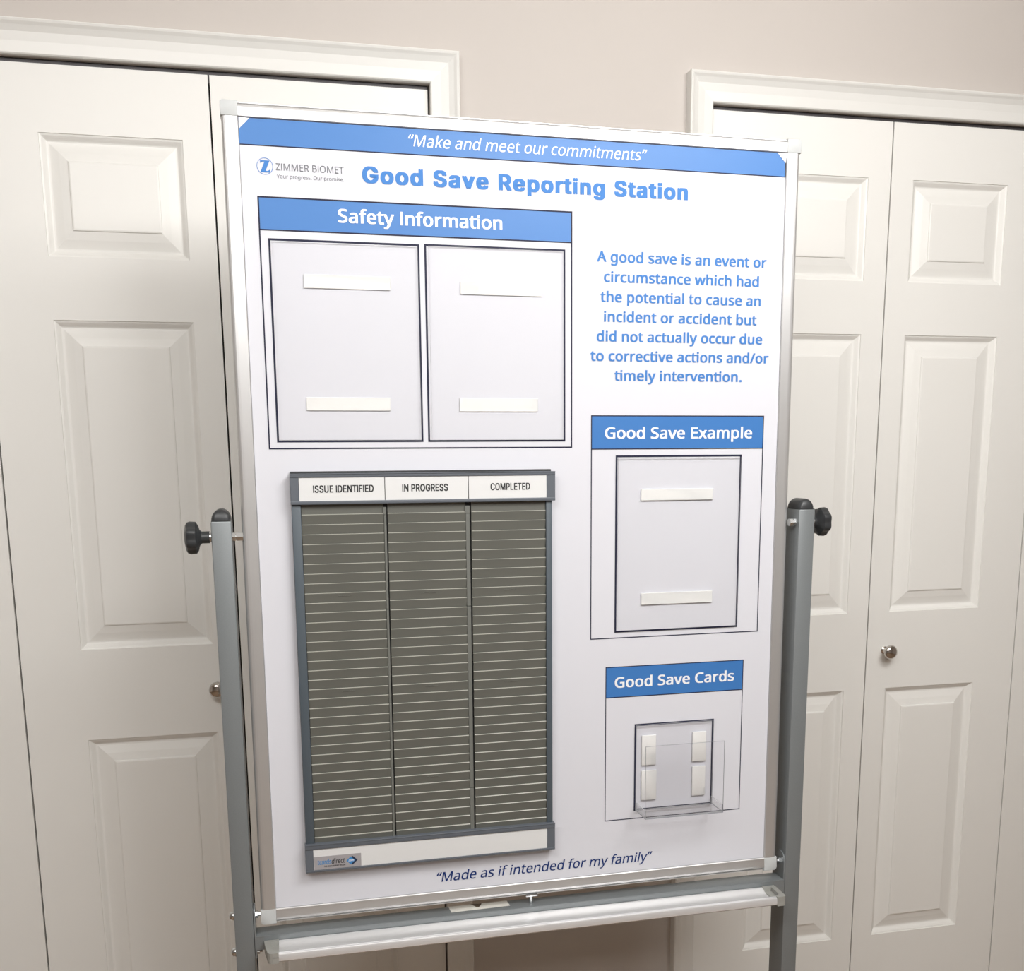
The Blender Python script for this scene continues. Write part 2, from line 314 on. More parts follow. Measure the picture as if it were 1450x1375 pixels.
  '“': (144, "139,286 137,276 134,265 132,253 129,242 127,230 124,219 122,208 121,198 119,188 81,188 78,192 81,202 84,212 87,223 91,234 95,244 100,255 104,266 109,276 113,286;65,286 63,276 60,265 57,253 55,242 52,230 50,219 48,208 46,198 45,188 7,188 5,192 7,202 11,212 14,223 18,234 22,244 26,255 31,266 35,276 39,286"),
  '”': (144, "139,282 137,272 133,262 130,251 126,240 122,230 118,219 113,208 109,198 105,188 78,188 81,198 83,209 86,221 89,232 91,244 93,255 95,266 97,277 99,286 136,286;65,282 62,272 59,262 56,251 52,240 48,230 44,219 39,208 35,198 30,188 5,188 8,200 10,212 13,225 16,238 18,251 21,263 23,275 24,286 62,286"),
  ' ': (105, ""),
}
GROTESK_LETTERS = {
  'C': (255, "134,-3 113,-2 93,4 75,12 59,25 46,40 35,58 27,78 22,101 20,127 22,153 27,176 35,197 46,215 59,230 75,242 93,251 113,256 134,258 146,257 158,255 170,252 181,248 191,242 201,236 210,228 217,219 224,209 229,198 234,187 236,174 204,174 200,186 195,197 187,206 179,214 169,220 158,224 146,227 134,228 119,227 105,223 92,216 80,207 71,196 62,182 57,166 53,148 52,127 53,107 57,88 63,72 71,59 80,47 92,38 105,32 119,28 134,26 146,27 158,30 169,34 179,40 187,48 195,57 200,68 204,80 236,80 234,68 229,56 224,45 217,36 210,27 201,19 192,12 181,7 170,2 159,-1 146,-3"),
  'D': (251, "109,0 48,0 48,29 107,29 127,30 144,34 159,40 171,49 182,61 189,75 195,90 198,108 200,128 198,147 195,165 190,180 182,194 172,205 160,214 145,221 129,225 110,226 47,226 47,254 113,254 136,253 157,248 176,239 192,228 206,213 217,196 225,175 229,153 231,128 229,102 224,80 217,59 206,42 192,27 175,15 156,7 134,2;62,254 62,0 30,0 30,254"),
  'E': (209, "30,0 30,254 186,254 186,226 62,226 62,143 178,143 178,114 62,114 62,29 188,29 188,0"),
  'F': (205, "30,0 30,254 185,254 185,226 62,226 62,139 173,139 173,111 62,111 62,0"),
  'G': (260, "134,-3 113,-2 93,4 75,13 59,25 45,40 35,58 27,78 22,102 20,127 22,153 27,176 35,197 45,215 59,230 74,242 92,251 112,256 132,258 146,257 158,255 170,252 181,247 192,242 202,235 210,227 218,218 225,208 230,198 234,186 237,174 204,174 199,186 194,197 186,206 178,213 168,220 158,224 146,227 133,228 118,227 104,223 92,216 80,207 70,196 62,182 57,166 53,148 52,127 53,107 57,88 63,72 71,59 81,47 92,38 105,32 119,28 134,26 148,27 161,31 172,36 183,43 191,51 198,62 203,74 206,87 207,101 217,100 141,100 141,128 239,128 239,100 237,80 233,62 225,45 215,31 203,19 188,9 172,2 154,-2"),
  'I': (74, "21,0 21,254 53,254 53,0"),
  'L': (196, "30,0 30,254 62,254 62,29 181,29 181,0"),
  'M': (314, "30,0 30,254 78,254 157,52 236,254 284,254 284,0 252,0 252,200 172,0 142,0 62,200 62,0"),
  'N': (261, "30,0 30,254 66,254 200,58 200,254 232,254 232,0 196,0 62,196 62,0"),
  'O': (266, "133,-3 112,-2 93,4 75,12 59,25 46,40 35,58 27,78 22,101 20,127 22,153 27,176 35,197 46,215 59,230 75,242 93,251 112,256 133,258 155,256 174,251 192,242 208,230 221,215 232,197 240,176 245,153 247,127 245,101 240,78 232,58 221,40 208,25 192,12 174,4 155,-2;133,26 148,28 162,32 175,38 186,47 196,58 204,72 210,88 214,106 215,127 214,148 210,166 204,182 196,196 186,207 175,216 162,223 148,227 133,228 119,227 105,223 92,216 81,207 71,196 63,182 57,166 53,148 52,127 53,106 57,88 63,72 71,58 81,47 92,38 105,32 119,28"),
  'P': (222, "30,0 30,254 118,254 136,253 152,250 166,244 178,236 187,226 195,215 200,202 203,189 204,174 203,159 200,145 195,133 187,121 178,112 166,104 152,98 136,94 118,93 62,93 62,0;62,121 116,121 129,122 139,124 149,128 159,136 167,147 171,160 172,174 171,188 167,201 159,211 148,219 139,223 129,225 116,226 62,226"),
  'R': (224, "30,0 30,254 118,254 136,253 153,250 167,244 178,237 188,227 195,217 200,204 204,191 205,176 204,161 200,148 195,136 188,125 178,116 166,109 152,103 136,100 118,99 62,99 62,0;62,128 117,128 129,128 140,130 149,133 160,141 167,150 171,162 173,176 171,190 167,202 159,212 149,220 140,223 129,225 116,226 62,226;177,0 115,115 151,115 214,0"),
  'S': (223, "112,-4 94,-3 78,0 64,5 51,11 41,20 32,30 25,42 21,54 19,68 52,68 55,55 62,44 71,35 83,29 97,26 112,25 123,25 133,27 143,30 155,37 165,46 171,57 173,70 171,81 166,89 158,96 148,102 136,107 122,111 92,120 72,126 56,135 43,145 34,156 28,170 26,186 27,200 31,213 37,224 46,234 57,242 69,249 83,254 97,257 114,258 130,257 145,254 158,249 170,242 180,234 189,224 195,213 199,202 200,189 169,189 166,201 160,211 151,219 140,225 127,228 112,229 97,228 84,224 73,218 64,209 59,199 58,188 60,176 65,167 74,160 85,154 96,150 106,147 132,140 144,136 156,132 168,126 179,119 189,110 197,99 201,90 203,80 204,69 203,56 199,43 193,32 185,21 174,13 162,5 147,0 130,-3"),
  'T': (224, "16,226 16,254 208,254 208,226 128,226 128,0 96,0 96,226"),
  'U': (258, "129,-4 110,-3 93,1 77,8 63,17 52,27 42,40 36,54 31,70 30,87 30,254 62,254 62,89 63,77 66,66 70,57 77,48 84,40 94,34 104,29 116,27 129,26 143,27 155,29 165,34 175,40 182,48 188,57 193,66 195,77 196,89 196,254 229,254 229,87 227,70 223,54 216,40 207,27 195,17 182,8 166,1 149,-3"),
  'a': (194, "80,-4 68,-4 57,-1 47,2 38,8 30,14 24,22 19,32 16,42 15,54 17,69 22,80 29,90 39,97 50,102 63,105 76,108 89,110 105,112 117,113 126,115 133,117 136,121 138,127 138,128 137,139 133,148 128,156 120,161 110,164 98,165 85,164 75,161 66,156 59,150 54,144 50,137 20,146 26,156 32,165 39,173 48,179 57,184 66,188 77,190 87,192 97,192 108,192 119,190 131,186 143,180 153,172 161,160 165,150 168,139 168,126 168,0 138,0 138,26 136,26 132,19 126,12 118,6 108,1 95,-3;85,23 101,24 114,29 124,37 132,47 136,57 138,69 138,95 135,93 130,91 123,89 116,88 108,87 100,86 88,84 77,82 67,79 58,75 52,70 47,62 46,52 47,43 51,36 57,30 65,26 74,24"),
  'd': (212, "98,-4 82,-3 68,1 56,8 44,17 35,29 27,42 22,58 18,75 17,94 18,113 22,131 27,146 35,160 45,171 56,180 69,187 83,191 98,192 114,191 126,186 136,180 144,173 149,166 153,160 155,160 155,254 186,254 186,0 156,0 156,29 153,29 149,23 143,16 136,8 126,2 114,-3;102,23 113,24 123,27 132,32 139,39 145,48 150,58 153,69 155,81 156,95 155,108 153,120 150,131 145,141 139,149 132,156 123,161 113,164 102,165 91,164 81,161 72,156 65,149 59,140 54,131 51,120 49,108 48,95 49,82 51,70 54,58 59,48 65,40 73,33 81,28 91,24"),
  'e': (202, "106,-4 88,-3 73,1 58,8 46,17 36,29 28,42 22,58 18,75 17,93 18,112 22,129 28,145 36,159 46,170 58,180 71,187 86,191 103,192 113,192 123,190 133,187 142,183 151,177 160,170 167,162 173,152 179,141 182,128 185,113 186,97 186,85 37,85 37,110 169,110 155,101 154,113 152,124 149,134 141,147 131,157 118,163 103,165 92,164 82,161 73,157 62,147 54,135 50,121 48,105 48,89 49,75 51,64 55,53 61,44 67,37 76,31 85,26 95,24 106,23 117,24 127,26 135,31 143,36 149,44 153,53 182,45 177,32 168,20 160,13 151,7 141,2 130,-1 119,-3"),
  'g': (212, "103,-75 90,-75 78,-73 67,-70 53,-63 41,-55 32,-45 25,-35 51,-20 55,-26 61,-33 68,-39 77,-44 89,-48 103,-49 118,-47 130,-44 141,-38 149,-29 154,-17 156,-3 156,34 153,34 149,28 143,21 136,14 126,8 114,4 97,2 83,4 69,7 56,13 45,22 35,32 28,45 22,60 18,77 17,96 18,114 22,131 27,147 35,160 45,171 56,180 69,187 83,191 98,192 114,191 127,186 137,180 144,173 150,166 154,159 157,159 157,190 186,190 186,-4 185,-20 181,-33 175,-45 167,-54 157,-62 145,-68 132,-72 118,-74;102,30 113,30 123,33 132,38 142,47 150,61 153,71 156,83 156,96 156,109 153,121 150,132 145,141 139,150 132,156 123,161 114,164 102,165 91,164 81,161 73,156 65,149 59,141 54,131 51,120 49,109 48,96 49,84 51,72 54,61 62,48 73,38 81,33 91,30"),
  'i': (83, "26,0 26,190 57,190 57,0;42,221 34,223 27,227 22,234 21,242 22,249 27,256 34,260 42,262 50,260 57,256 62,249 63,242 62,234 57,227 50,223"),
  'n': (205, "57,113 57,0 26,0 26,190 56,190 56,144 51,144 58,159 66,172 76,181 87,187 100,191 114,192 126,191 137,189 147,184 156,178 164,170 170,160 175,149 178,135 179,120 179,0 148,0 148,118 147,131 143,143 136,152 128,159 117,163 105,165 92,163 80,159 71,151 63,141 58,129"),
  'o': (207, "104,-4 87,-3 72,1 58,8 46,17 36,29 28,43 22,58 18,75 17,94 18,113 22,130 28,146 36,159 46,171 58,180 72,187 87,191 104,192 120,191 136,187 149,180 161,171 171,159 180,146 186,130 189,113 191,94 189,75 186,58 180,43 171,29 161,17 149,8 136,1 120,-3;104,23 116,24 126,28 135,33 143,40 149,49 154,59 157,70 159,81 160,94 159,106 157,118 154,129 149,139 143,148 135,155 126,161 116,164 104,165 92,164 81,161 73,155 65,148 59,139 54,129 51,118 49,106 48,94 49,81 51,70 54,59 59,49 65,40 73,33 81,28 92,24"),
  'p': (212, "26,-71 26,190 56,190 56,160 59,160 63,166 69,173 76,180 86,186 98,191 115,192 130,191 144,187 156,180 168,171 177,160 185,146 191,131 194,113 195,94 194,75 191,58 185,42 177,29 168,17 157,8 144,1 130,-3 115,-4 99,-3 86,2 76,8 69,16 63,23 59,29 57,29 57,-71;110,23 121,24 131,28 140,33 147,40 153,48 158,58 161,70 163,82 164,95 163,108 161,120 158,131 153,140 147,149 140,156 131,161 121,164 110,165 99,164 89,161 81,156 73,149 67,141 62,131 59,120 57,108 56,95 57,81 59,69 63,58 67,48 73,39 81,32 89,27 99,24"),
  'r': (129, "26,0 26,190 56,190 56,160 58,160 65,173 76,184 85,188 96,191 107,192 110,192 115,192 122,192 122,161 119,162 115,162 109,163 103,163 91,161 80,157 70,151 63,142 58,131 57,118 57,0"),
  't': (113, "102,190 102,164 3,164 3,190;32,236 63,236 63,49 64,38 68,31 75,26 85,25 88,25 93,26 97,26 101,27 107,1 102,0 96,-1 90,-2 84,-2 69,-1 56,4 46,11 38,20 34,32 32,46"),
  'v': (194, "81,0 9,190 42,190 83,78 87,66 90,55 93,43 97,32 100,21 103,10 92,10 95,21 98,32 101,43 105,55 108,66 112,78 152,190 186,190 113,0"),
  ' ': (94, ""),
}

def letter_mesh(bm, text, x0, x1, base, cap, font, bx=0.0, by=0.0, shear=0.0, track=0.0, y=0.0, capu=None, ti=False):
    """flat lettering in the plane y: fits text between x0 and x1, baseline z=base, capital height cap"""
    s = cap / (capu or (254.0 if font is GROTESK_LETTERS else 286.0))
    runs = []
    pen = 0.0
    for i, ch in enumerate(text):
        adv, data = font[ch]
        polys = []
        if data:
            for sp in data.split(';'):
                pts = [tuple(map(float, p.split(','))) for p in sp.split(' ')]
                polys.append([(a + pen, b) for a, b in pts])
        if ti and ch == 'i' and i and text[i - 1] == 't':   # the joined "ti"
            polys.append([(pen - 24, 190), (pen - 24, 215), (pen + 40, 215), (pen + 40, 190)])
        runs.append(polys)
        pen += adv + track
        if ti and ch == 't' and i + 1 < len(text) and text[i + 1] == 'i':
            pen -= 6
    def area(p):
        return 0.5 * sum(p[k][0] * p[(k + 1) % len(p)][1] - p[(k + 1) % len(p)][0] * p[k][1] for k in range(len(p)))
    def inside(pt, p):
        c = False; n = len(p)
        for k in range(n):
            xa, ya = p[k]; xb, yb = p[(k + 1) % n]
            if (ya > pt[1]) != (yb > pt[1]) and pt[0] < (xb - xa) * (pt[1] - ya) / (yb - ya) + xa:
                c = not c
        return c
    groups = []
    for gi, polys in enumerate(runs):
        if not polys:
            continue
        big = max(polys, key=lambda p: abs(area(p)))
        outs = [p for p in polys if area(p) * area(big) > 0]
        holes = [p for p in polys if area(p) * area(big) <= 0]
        if ti and len(polys[-1]) == 4 and polys[-1] in holes:
            holes.remove(polys[-1]); outs.append(polys[-1][::-1])
        # boldness: shifted copies, each a hair in front of the last
        shifts = [(0.0, 0.0)] + ([(a * bx, b * by) for a in (-1, 1) for b in (-1, 1)] if bx or by else [])
        for oi, o in enumerate(outs):
            hs = [h for h in holes if inside(h[0], o)]
            for si, (sx_, sy_) in enumerate(shifts):
                groups.append((-(si + 5 * (oi % 3) + 15 * (gi % 2)) * 0.000012, [[(u + sx_, v + sy_) for u, v in pp] for pp in [o] + hs]))
    xs = [p[0] + shear * p[1] for _, g in groups for q in g for p in q]
    mn, mx = min(xs), max(xs)
    kx = (x1 - x0) / (mx - mn)
    for dy, g in groups:
        g3 = [[Vector((x0 + (p[0] + shear * p[1] - mn) * kx, base + p[1] * s, 0)) for p in q] for q in g]
        flat = [v for q in g3 for v in q]
        vv = [bm.verts.new((v.x, y + dy, v.y)) for v in flat]
        for t in tessellate_polygon(g3):
            a, b, c = (vv[i] for i in t)
            nrm = (b.co - a.co).cross(c.co - a.co)
            if nrm.length < 1e-14:
                continue
            try:
                bm.faces.new((a, b, c) if nrm.y < 0 else (c, b, a))
            except ValueError:
                pass
    return bm

def lettering(parent, text, x0, x1, base, cap, m, font=None, name='lettering', origin=(0, 0, 0), **kw):
    bm = bmesh.new()
    letter_mesh(bm, text, x0, x1, base, cap, font or HUMANIST_LETTERS, **kw)
    bmesh.ops.translate(bm, verts=bm.verts, vec=-Vector(origin))
    return new_obj(name, bm, m, parent, recalc=False)

# ------------------------------------------------------------------ the room
DY = 0.02                      # door faces stand at y = DY, wall surface at y = WY
WY = 0.014
DK = (2.00381 + DY) / 2.00381
def dX(x): return x * DK
def dZ(z): return 1.37078 + (z - 1.37078) * DK

OPEN_TOP = 2.0424
LOP = (dX(-0.88) - 0.4 * DK, 0.3045)      # left closet opening
ROP = (0.8665, dX(1.6422) + 0.79 * DK)    # right closet opening
bm = bmesh.new()
for a, b, z0, z1 in ((-2.6, LOP[0], 0, 2.5), (LOP[0], LOP[1], OPEN_TOP, 2.5), (LOP[1], ROP[0], 0, 2.5),
                     (ROP[0], ROP[1], OPEN_TOP, 2.5), (ROP[1], 3.4, 0, 2.5)):
    box(bm, a, b, WY, WY + 0.11, z0, z1)
structure('wall_back', bm, WALL)
structure('floor', box(bmesh.new(), -2.6, 3.4, -4.0, 0.8, -0.05, 0.0), FLOOR)
structure('ceiling', box(bmesh.new(), -2.6, 3.4, -4.0, 0.8, 2.5, 2.55), CEIL)
structure('wall_left', box(bmesh.new(), -2.7, -2.6, -4.0, 0.8, 0, 2.5), WALL)
structure('wall_right', box(bmesh.new(), 3.4, 3.5, -4.0, 0.8, 0, 2.5), WALL)
structure('wall_front', box(bmesh.new(), -2.6, 3.4, -4.1, -4.0, 0, 2.5), WALL)
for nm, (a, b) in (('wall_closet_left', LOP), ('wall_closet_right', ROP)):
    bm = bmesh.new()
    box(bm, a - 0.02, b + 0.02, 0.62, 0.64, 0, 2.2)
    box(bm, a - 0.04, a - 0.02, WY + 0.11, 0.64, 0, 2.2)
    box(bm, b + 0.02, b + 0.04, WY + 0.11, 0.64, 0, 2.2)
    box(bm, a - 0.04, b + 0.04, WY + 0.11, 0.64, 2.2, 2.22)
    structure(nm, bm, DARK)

# casings: colonial profile, mitred corners
CW = 0.0533
prof = [(0, 0), (0, 0.008), (0.002, 0.0100), (0.020, 0.0112), (0.034, 0.0140), (0.043, 0.0190), (0.0475, 0.0228), (0.0505, 0.0240), (0.0525, 0.0228), (CW, 0.0205), (CW, 0)]
n_trim = 0
for a, b in (LOP, ROP):
    def left(w, t, e): return (a - w, WY - t, (OPEN_TOP + w) if e else 0.0)
    def right(w, t, e): return (b + w, WY - t, (OPEN_TOP + w) if e else 0.0)
    def top(w, t, e): return ((b + w) if e else (a - w), WY - t, OPEN_TOP + w)
    for fn in (left, right, top):
        n_trim += 1
        structure('trim_%d' % n_trim, sweep(bmesh.new(), prof, fn), TRIMP)
# baseboards beside and between the closets
for nm, x0, x1 in (('baseboard_middle', LOP[1] + CW, ROP[0] - CW), ('baseboard_left', -2.6, LOP[0] - CW), ('baseboard_right', ROP[1] + CW, 3.4)):
    structure(nm, prism(bmesh.new(), [(WY, 0), (WY - 0.012, 0), (WY - 0.012, 0.06), (WY - 0.005, 0.08), (WY, 0.08)], 'X', x0, x1), TRIMP)
# tracks above the leaves
for k, (a, b) in enumerate((LOP, ROP)):
    bm = bmesh.new()
    box(bm, a + 0.002, b - 0.002, DY + 0.004, DY + 0.030, OPEN_TOP - 0.022, OPEN_TOP - 0.0005, 0.001)
    structure('trim_%d' % (7 + k), bm, TRACK)

# raised panel, the same three on every leaf
ZP = [(dZ(1.7134), dZ(1.9175)), (dZ(1.0082), dZ(1.6055)), (dZ(0.235), dZ(0.8334))]
TOPZ = dZ(2.03) - 0.0025
def leaf(name, x0, x1, pl, pr, knob=None):
    """x0..x1 leaf, pl..pr its panels (world x)"""
    y0, y1 = DY, DY + 0.034
    bm = bmesh.new()
    xs = [x0, pl, pr, x1]
    zs = [0.012, ZP[2][0], ZP[2][1], ZP[1][0], ZP[1][1], ZP[0][0], ZP[0][1], TOPZ]
    for i in range(3):
        for j in range(7):
            if i == 1 and j in (1, 3, 5):
                continue
            bm.faces.new([bm.verts.new(p) for p in ((xs[i], y0, zs[j]), (xs[i + 1], y0, zs[j]), (xs[i + 1], y0, zs[j + 1]), (xs[i], y0, zs[j + 1]))])
    bmesh.ops.remove_doubles(bm, verts=bm.verts, dist=1e-5)
    # rounded long edges and sides
    for (xa, xb) in ((x0, x0), (x1, x1)):
        bm.faces.new([bm.verts.new(p) for p in ((xa, y0, zs[0]), (xa, y0, zs[-1]), (xa, y1, zs[-1]), (xa, y1, zs[0]))])
    bm.faces.new([bm.verts.new(p) for p in ((x0, y0, zs[-1]), (x1, y0, zs[-1]), (x1, y1, zs[-1]), (x0, y1, zs[-1]))])
    bm.faces.new([bm.verts.new(p) for p in ((x0, y0, zs[0]), (x1, y0, zs[0]), (x1, y1, zs[0]), (x0, y1, zs[0]))])
    bm.faces.new([bm.verts.new(p) for p in ((x0, y1, zs[0]), (x1, y1, zs[0]), (x1, y1, zs[-1]), (x0, y1, zs[-1]))])
    door = structure(name, bm, DOORP)
    ring = [(0, 0), (0.0006, 0.0022), (0.0035, 0.0034), (0.0065, 0.0062), (0.0100, 0.0102), (0.0120, 0.0112), (0.0150, 0.0110), (0.0300, 0.0062), (0.0445, 0.0030), (0.0455, 0.0008), (0.0480, 0.0)]
    for (za, zb) in ZP:
        b2 = bmesh.new(); prev = None
        for d, h in ring:
            c = [b2.verts.new(p) for p in ((pl + d, y0 + h, za + d), (pr - d, y0 + h, za + d), (pr - d, y0 + h, zb - d), (pl + d, y0 + h, zb - d))]
            if prev:
                for k in range(4):
                    b2.faces.new([prev[k], prev[(k + 1) % 4], c[(k + 1) % 4], c[k]])
            prev = c
        b2.faces.new(prev)
        me = new_obj('raised_panel', b2, DOORP, door, smooth=False, recalc=False)
    if knob:
        kx, kz = knob
        b3 = bmesh.new()
        lathe(b3, [(0, 0), (0, 0.0085), (-0.002, 0.0088), (-0.004, 0.0062), (-0.009, 0.0052), (-0.013, 0.0062), (-0.0165, 0.0098), (-0.020, 0.0136), (-0.0235, 0.0158), (-0.027, 0.0158),
                   (-0.0305, 0.0135), (-0.033, 0.0085), (-0.0338, 0.004), (-0.034, 0)], (kx, y0, kz), 'Y', 28)
        k = new_obj('door_knob', b3, CHROME, door, smooth=True)
        k['label'] = 'small round chrome knob'
    return door

g = 0.0016
W1 = 0.3956; W2 = 0.3808
seams_l = [LOP[0], dX(-0.8822), dX(-0.4866), dX(-0.0910), LOP[1]]
door_n = 0
for i in range(4):
    a = seams_l[i] + (0.003 if i == 0 else g); b = seams_l[i + 1] - (0.0035 if i == 3 else g)
    if i in (0, 2):
        pl, pr = seams_l[i] + (0.108 if i else 0.112), seams_l[i + 1] - 0.0505
    else:
        pl, pr = seams_l[i] + 0.0505, seams_l[i + 1] - 0.108
    if i == 0:
        pl = pr - 0.24
    if i == 3:
        pr = pl + 0.241
    door_n += 1
    leaf('door_%d' % door_n, a, b, pl, pr, {2: (-0.1375, 0.9185), 1: None}.get(i) if i != 1 else (seams_l[1] + 0.05, 0.9235))
seams_r = [ROP[0], dX(1.2614), dX(1.6422), dX(1.6422) + 0.397 * DK, ROP[1]]
for i in range(4):
    a = seams_r[i] + (0.0035 if i == 0 else g * 0.9); b = seams_r[i + 1] - (0.003 if i == 3 else g * 0.9)
    if i in (0, 2):
        pl, pr = seams_r[i + 1] - 0.052 - 0.2275, seams_r[i + 1] - 0.052
    else:
        pl, pr = seams_r[i] + 0.052, seams_r[i] + 0.052 + 0.2290
    door_n += 1
    leaf('door_%d' % door_n, a, b, pl, pr, {1: (1.3190, 0.9170), 2: (seams_r[3] - 0.05, 0.9175)}.get(i))

# ------------------------------------------------------------------ the board's own frame: x right, z up from the poster's lower left corner, y into the board
B = Matrix(((0.99994538, -0.01005443, 0.00285535, -0.03896003),
            (0.01001823, 0.99987268, 0.0124197, -0.39385122),
            (-0.00297986, -0.01239042, 0.9999188, 0.63535349),
            (0, 0, 0, 1)))
PW, PH = 0.870, 1.2145

# ------------------------------------------------------------------ mobile whiteboard
ROOT = Vector((0.396, -0.378, 0.0))
stand = empty('mobile_whiteboard', ROOT)
tag(stand, 'tall portrait whiteboard in aluminium frame on a grey steel stand before the closets', 'whiteboard')
def spart(name, bm, m, smooth=False, board=False, parent=None, origin=None):
    """part of the stand from world (or board-local) coordinates"""
    if board:
        bmesh.ops.transform(bm, matrix=B, verts=bm.verts)
    bmesh.ops.translate(bm, verts=bm.verts, vec=-ROOT)
    return new_obj(name, bm, m, parent or stand, smooth)

PYF, PYB = -0.400, -0.350
posts = []
for x0, x1, zt in ((-0.1060, -0.0758, 1.2685), (0.8675, 0.8975, 1.2665)):
    p = spart('post', box(bmesh.new(), x0, x1, PYF, PYB, 0.075, zt, 0.0022, 2), POST, True)
    # domed plastic cap
    b2 = bmesh.new()
    cx_, cy_ = (x0 + x1) / 2, (PYF + PYB) / 2
    hx, hy = (x1 - x0) / 2 - .0005, (PYB - PYF) / 2 - .0005
    prev = None; N = 28
    for k in range(9):
        t = k / 8 * math.pi / 2
        inset = (1 - math.cos(t)) * 0.0148; zz = zt + 0.0005 + math.sin(t) * 0.0175
        rr = max(0.0004, min(hx, hy) * 0.35 + inset * 0.2)
        ax, ay = max(hx - inset, 0.0006), max(hy - inset * 0.7, 0.0006)
        ring = []
        for j in range(N):
            th = 2 * math.pi * j / N
            c, s = math.cos(th), math.sin(th)
            e = 2 / 6.0
            ring.append(b2.verts.new((cx_ + ax * math.copysign(abs(c) ** e, c), cy_ + ay * math.copysign(abs(s) ** e, s), zz)))
        if prev:
            for j in range(N):
                b2.faces.new([prev[j], prev[(j + 1) % N], ring[(j + 1) % N], ring[j]])
        prev = ring
    b2.faces.new(prev)
    box(b2, x0 + .001, x1 - .001, PYF + .001, PYB - .001, zt - .002, zt + .0008)
    c = spart('end_cap', b2, BLACKP, True, parent=p)
    c['label'] = 'domed black plastic cap'
    posts.append(p)

# clamping knobs with their pivot bolts
for sgn, xp, xb in ((-1, -0.1060, -0.0600), (1, 0.8975, 0.8552)):
    cy_, cz_ = -0.3880, 1.2440
    def lobes(t, r): return 1.0 + (0.055 * math.cos(7 * t) if r > 0.017 else 0.0)
    b2 = bmesh.new()
    s = sgn
    hub = 0.0 if s < 0 else -0.0095                 # the right knob is screwed further home
    pr = [(xp + s * 0.003, 0), (xp + s * 0.003, 0.0092), (xp + s * (0.0145 + hub), 0.0092), (xp + s * (0.0175 + hub), 0.0120), (xp + s * (0.0195 + hub), 0.0190), (xp + s * (0.0225 + hub), 0.0236), (xp + s * (0.0310 + hub), 0.0242),
          (xp + s * (0.0355 + hub), 0.0226), (xp + s * (0.0380 + hub), 0.0184), (xp + s * (0.0395 + hub), 0.0100), (xp + s * (0.0400 + hub), 0)]
    lathe(b2, pr, (0, cy_, cz_), 'X', 56, lobes)
    k = spart('clamp_knob', b2, BLACKP, True)
    k['label'] = 'lobed black plastic clamping knob'
    b3 = bmesh.new()
    cylx(b3, xp + s * 0.0005, xp + s * 0.0035, cy_, cz_, 0.0078, seg=20)
    spart('washer', b3, ZINC, True)
    inner = xp - s * 0.0300
    spart('pivot_bolt', cylx(bmesh.new(), inner, xb, cy_, cz_, 0.0040, seg=16), ZINC, True)['label'] = 'bright zinc pivot bolt'
    spart('nut', cylx(bmesh.new(), inner - s * 0.0003, inner - s * 0.0052, cy_, cz_, 0.0070, seg=6), ZINC)
    spart('nut', cylx(bmesh.new(), inner - s * 0.0062, xb - s * 0.0004, cy_, cz_, 0.0070, seg=6), ZINC)

# board panel and frame
spart('board_panel', box(bmesh.new(), -0.003, PW + 0.003, 0.0008, 0.0150, -0.003, PH + 0.003), BOARDW, board=True)
FW_ = 0.0205
rp = [(0.0, 0.014), (0.0, -0.0022), (0.0012, -0.0034), (0.0150, -0.0040), (0.0185, -0.0034), (0.0203, -0.0016), (0.0205, 0.0012), (0.0212, 0.0014), (0.0222, -0.0002), (0.0234, -0.0002), (0.0240, 0.0012), (0.0240, 0.0175), (0.0, 0.0175)]
E0, E1 = 0.0, PW
def fr_left(w, t, e): return (-w, t, PH if e else 0.0)
def fr_right(w, t, e): return (PW + w, t, PH if e else 0.0)
def fr_top(w, t, e): return (PW if e else 0.0, t, PH + w * 0.86)
def fr_bot(w, t, e): return (PW if e else 0.0, t, -w)
rps = [(0.0, 0.014), (0.0, -0.0022), (0.0012, -0.0034), (0.0150, -0.0040), (0.0185, -0.0038), (0.0210, -0.0028), (0.0226, -0.0012), (0.0236, 0.0010), (0.0240, 0.0040), (0.0240, 0.0175), (0.0, 0.0175)]
for fn in (fr_left, fr_right, fr_top, fr_bot):
    spart('frame_rail', sweep(bmesh.new(), rp if fn in (fr_top, fr_bot) else rps, fn), ALU, False, board=True)
for sx, sz in ((-1, 1), (1, 1), (-1, -1), (1, -1)):
    b2 = bmesh.new()
    kz = 0.86 if sz > 0 else 1.0
    R_ = 0.0050 if sz < 0 else 0.0035
    ox, oz = 0.0248, 0.0248 * kz
    pts = [(0.0001, 0.0001), (0.0001, oz), (ox - R_, oz)]
    for k in range(1, 6):
        t = k / 6 * math.pi / 2
        pts.append((ox - R_ + R_ * math.sin(t), oz - R_ + R_ * math.cos(t)))
    pts += [(ox, oz - R_), (ox, 0.0001)]
    poly = [((PW if sx > 0 else 0) + sx * a, (PH if sz > 0 else 0) + sz * b) for a, b in pts]
    prism(b2, poly, 'Y', -0.0046, 0.0182)
    es = [e for e in b2.edges if all(abs(v.co.y + 0.0046) < 1e-6 for v in e.verts)]
    bmesh.ops.bevel(b2, geom=es, offset=0.0011, segments=2, profile=0.5, affect='EDGES')
    spart('corner_cap', b2, CAPG, True, board=True)['label'] = 'pale grey plastic corner piece'

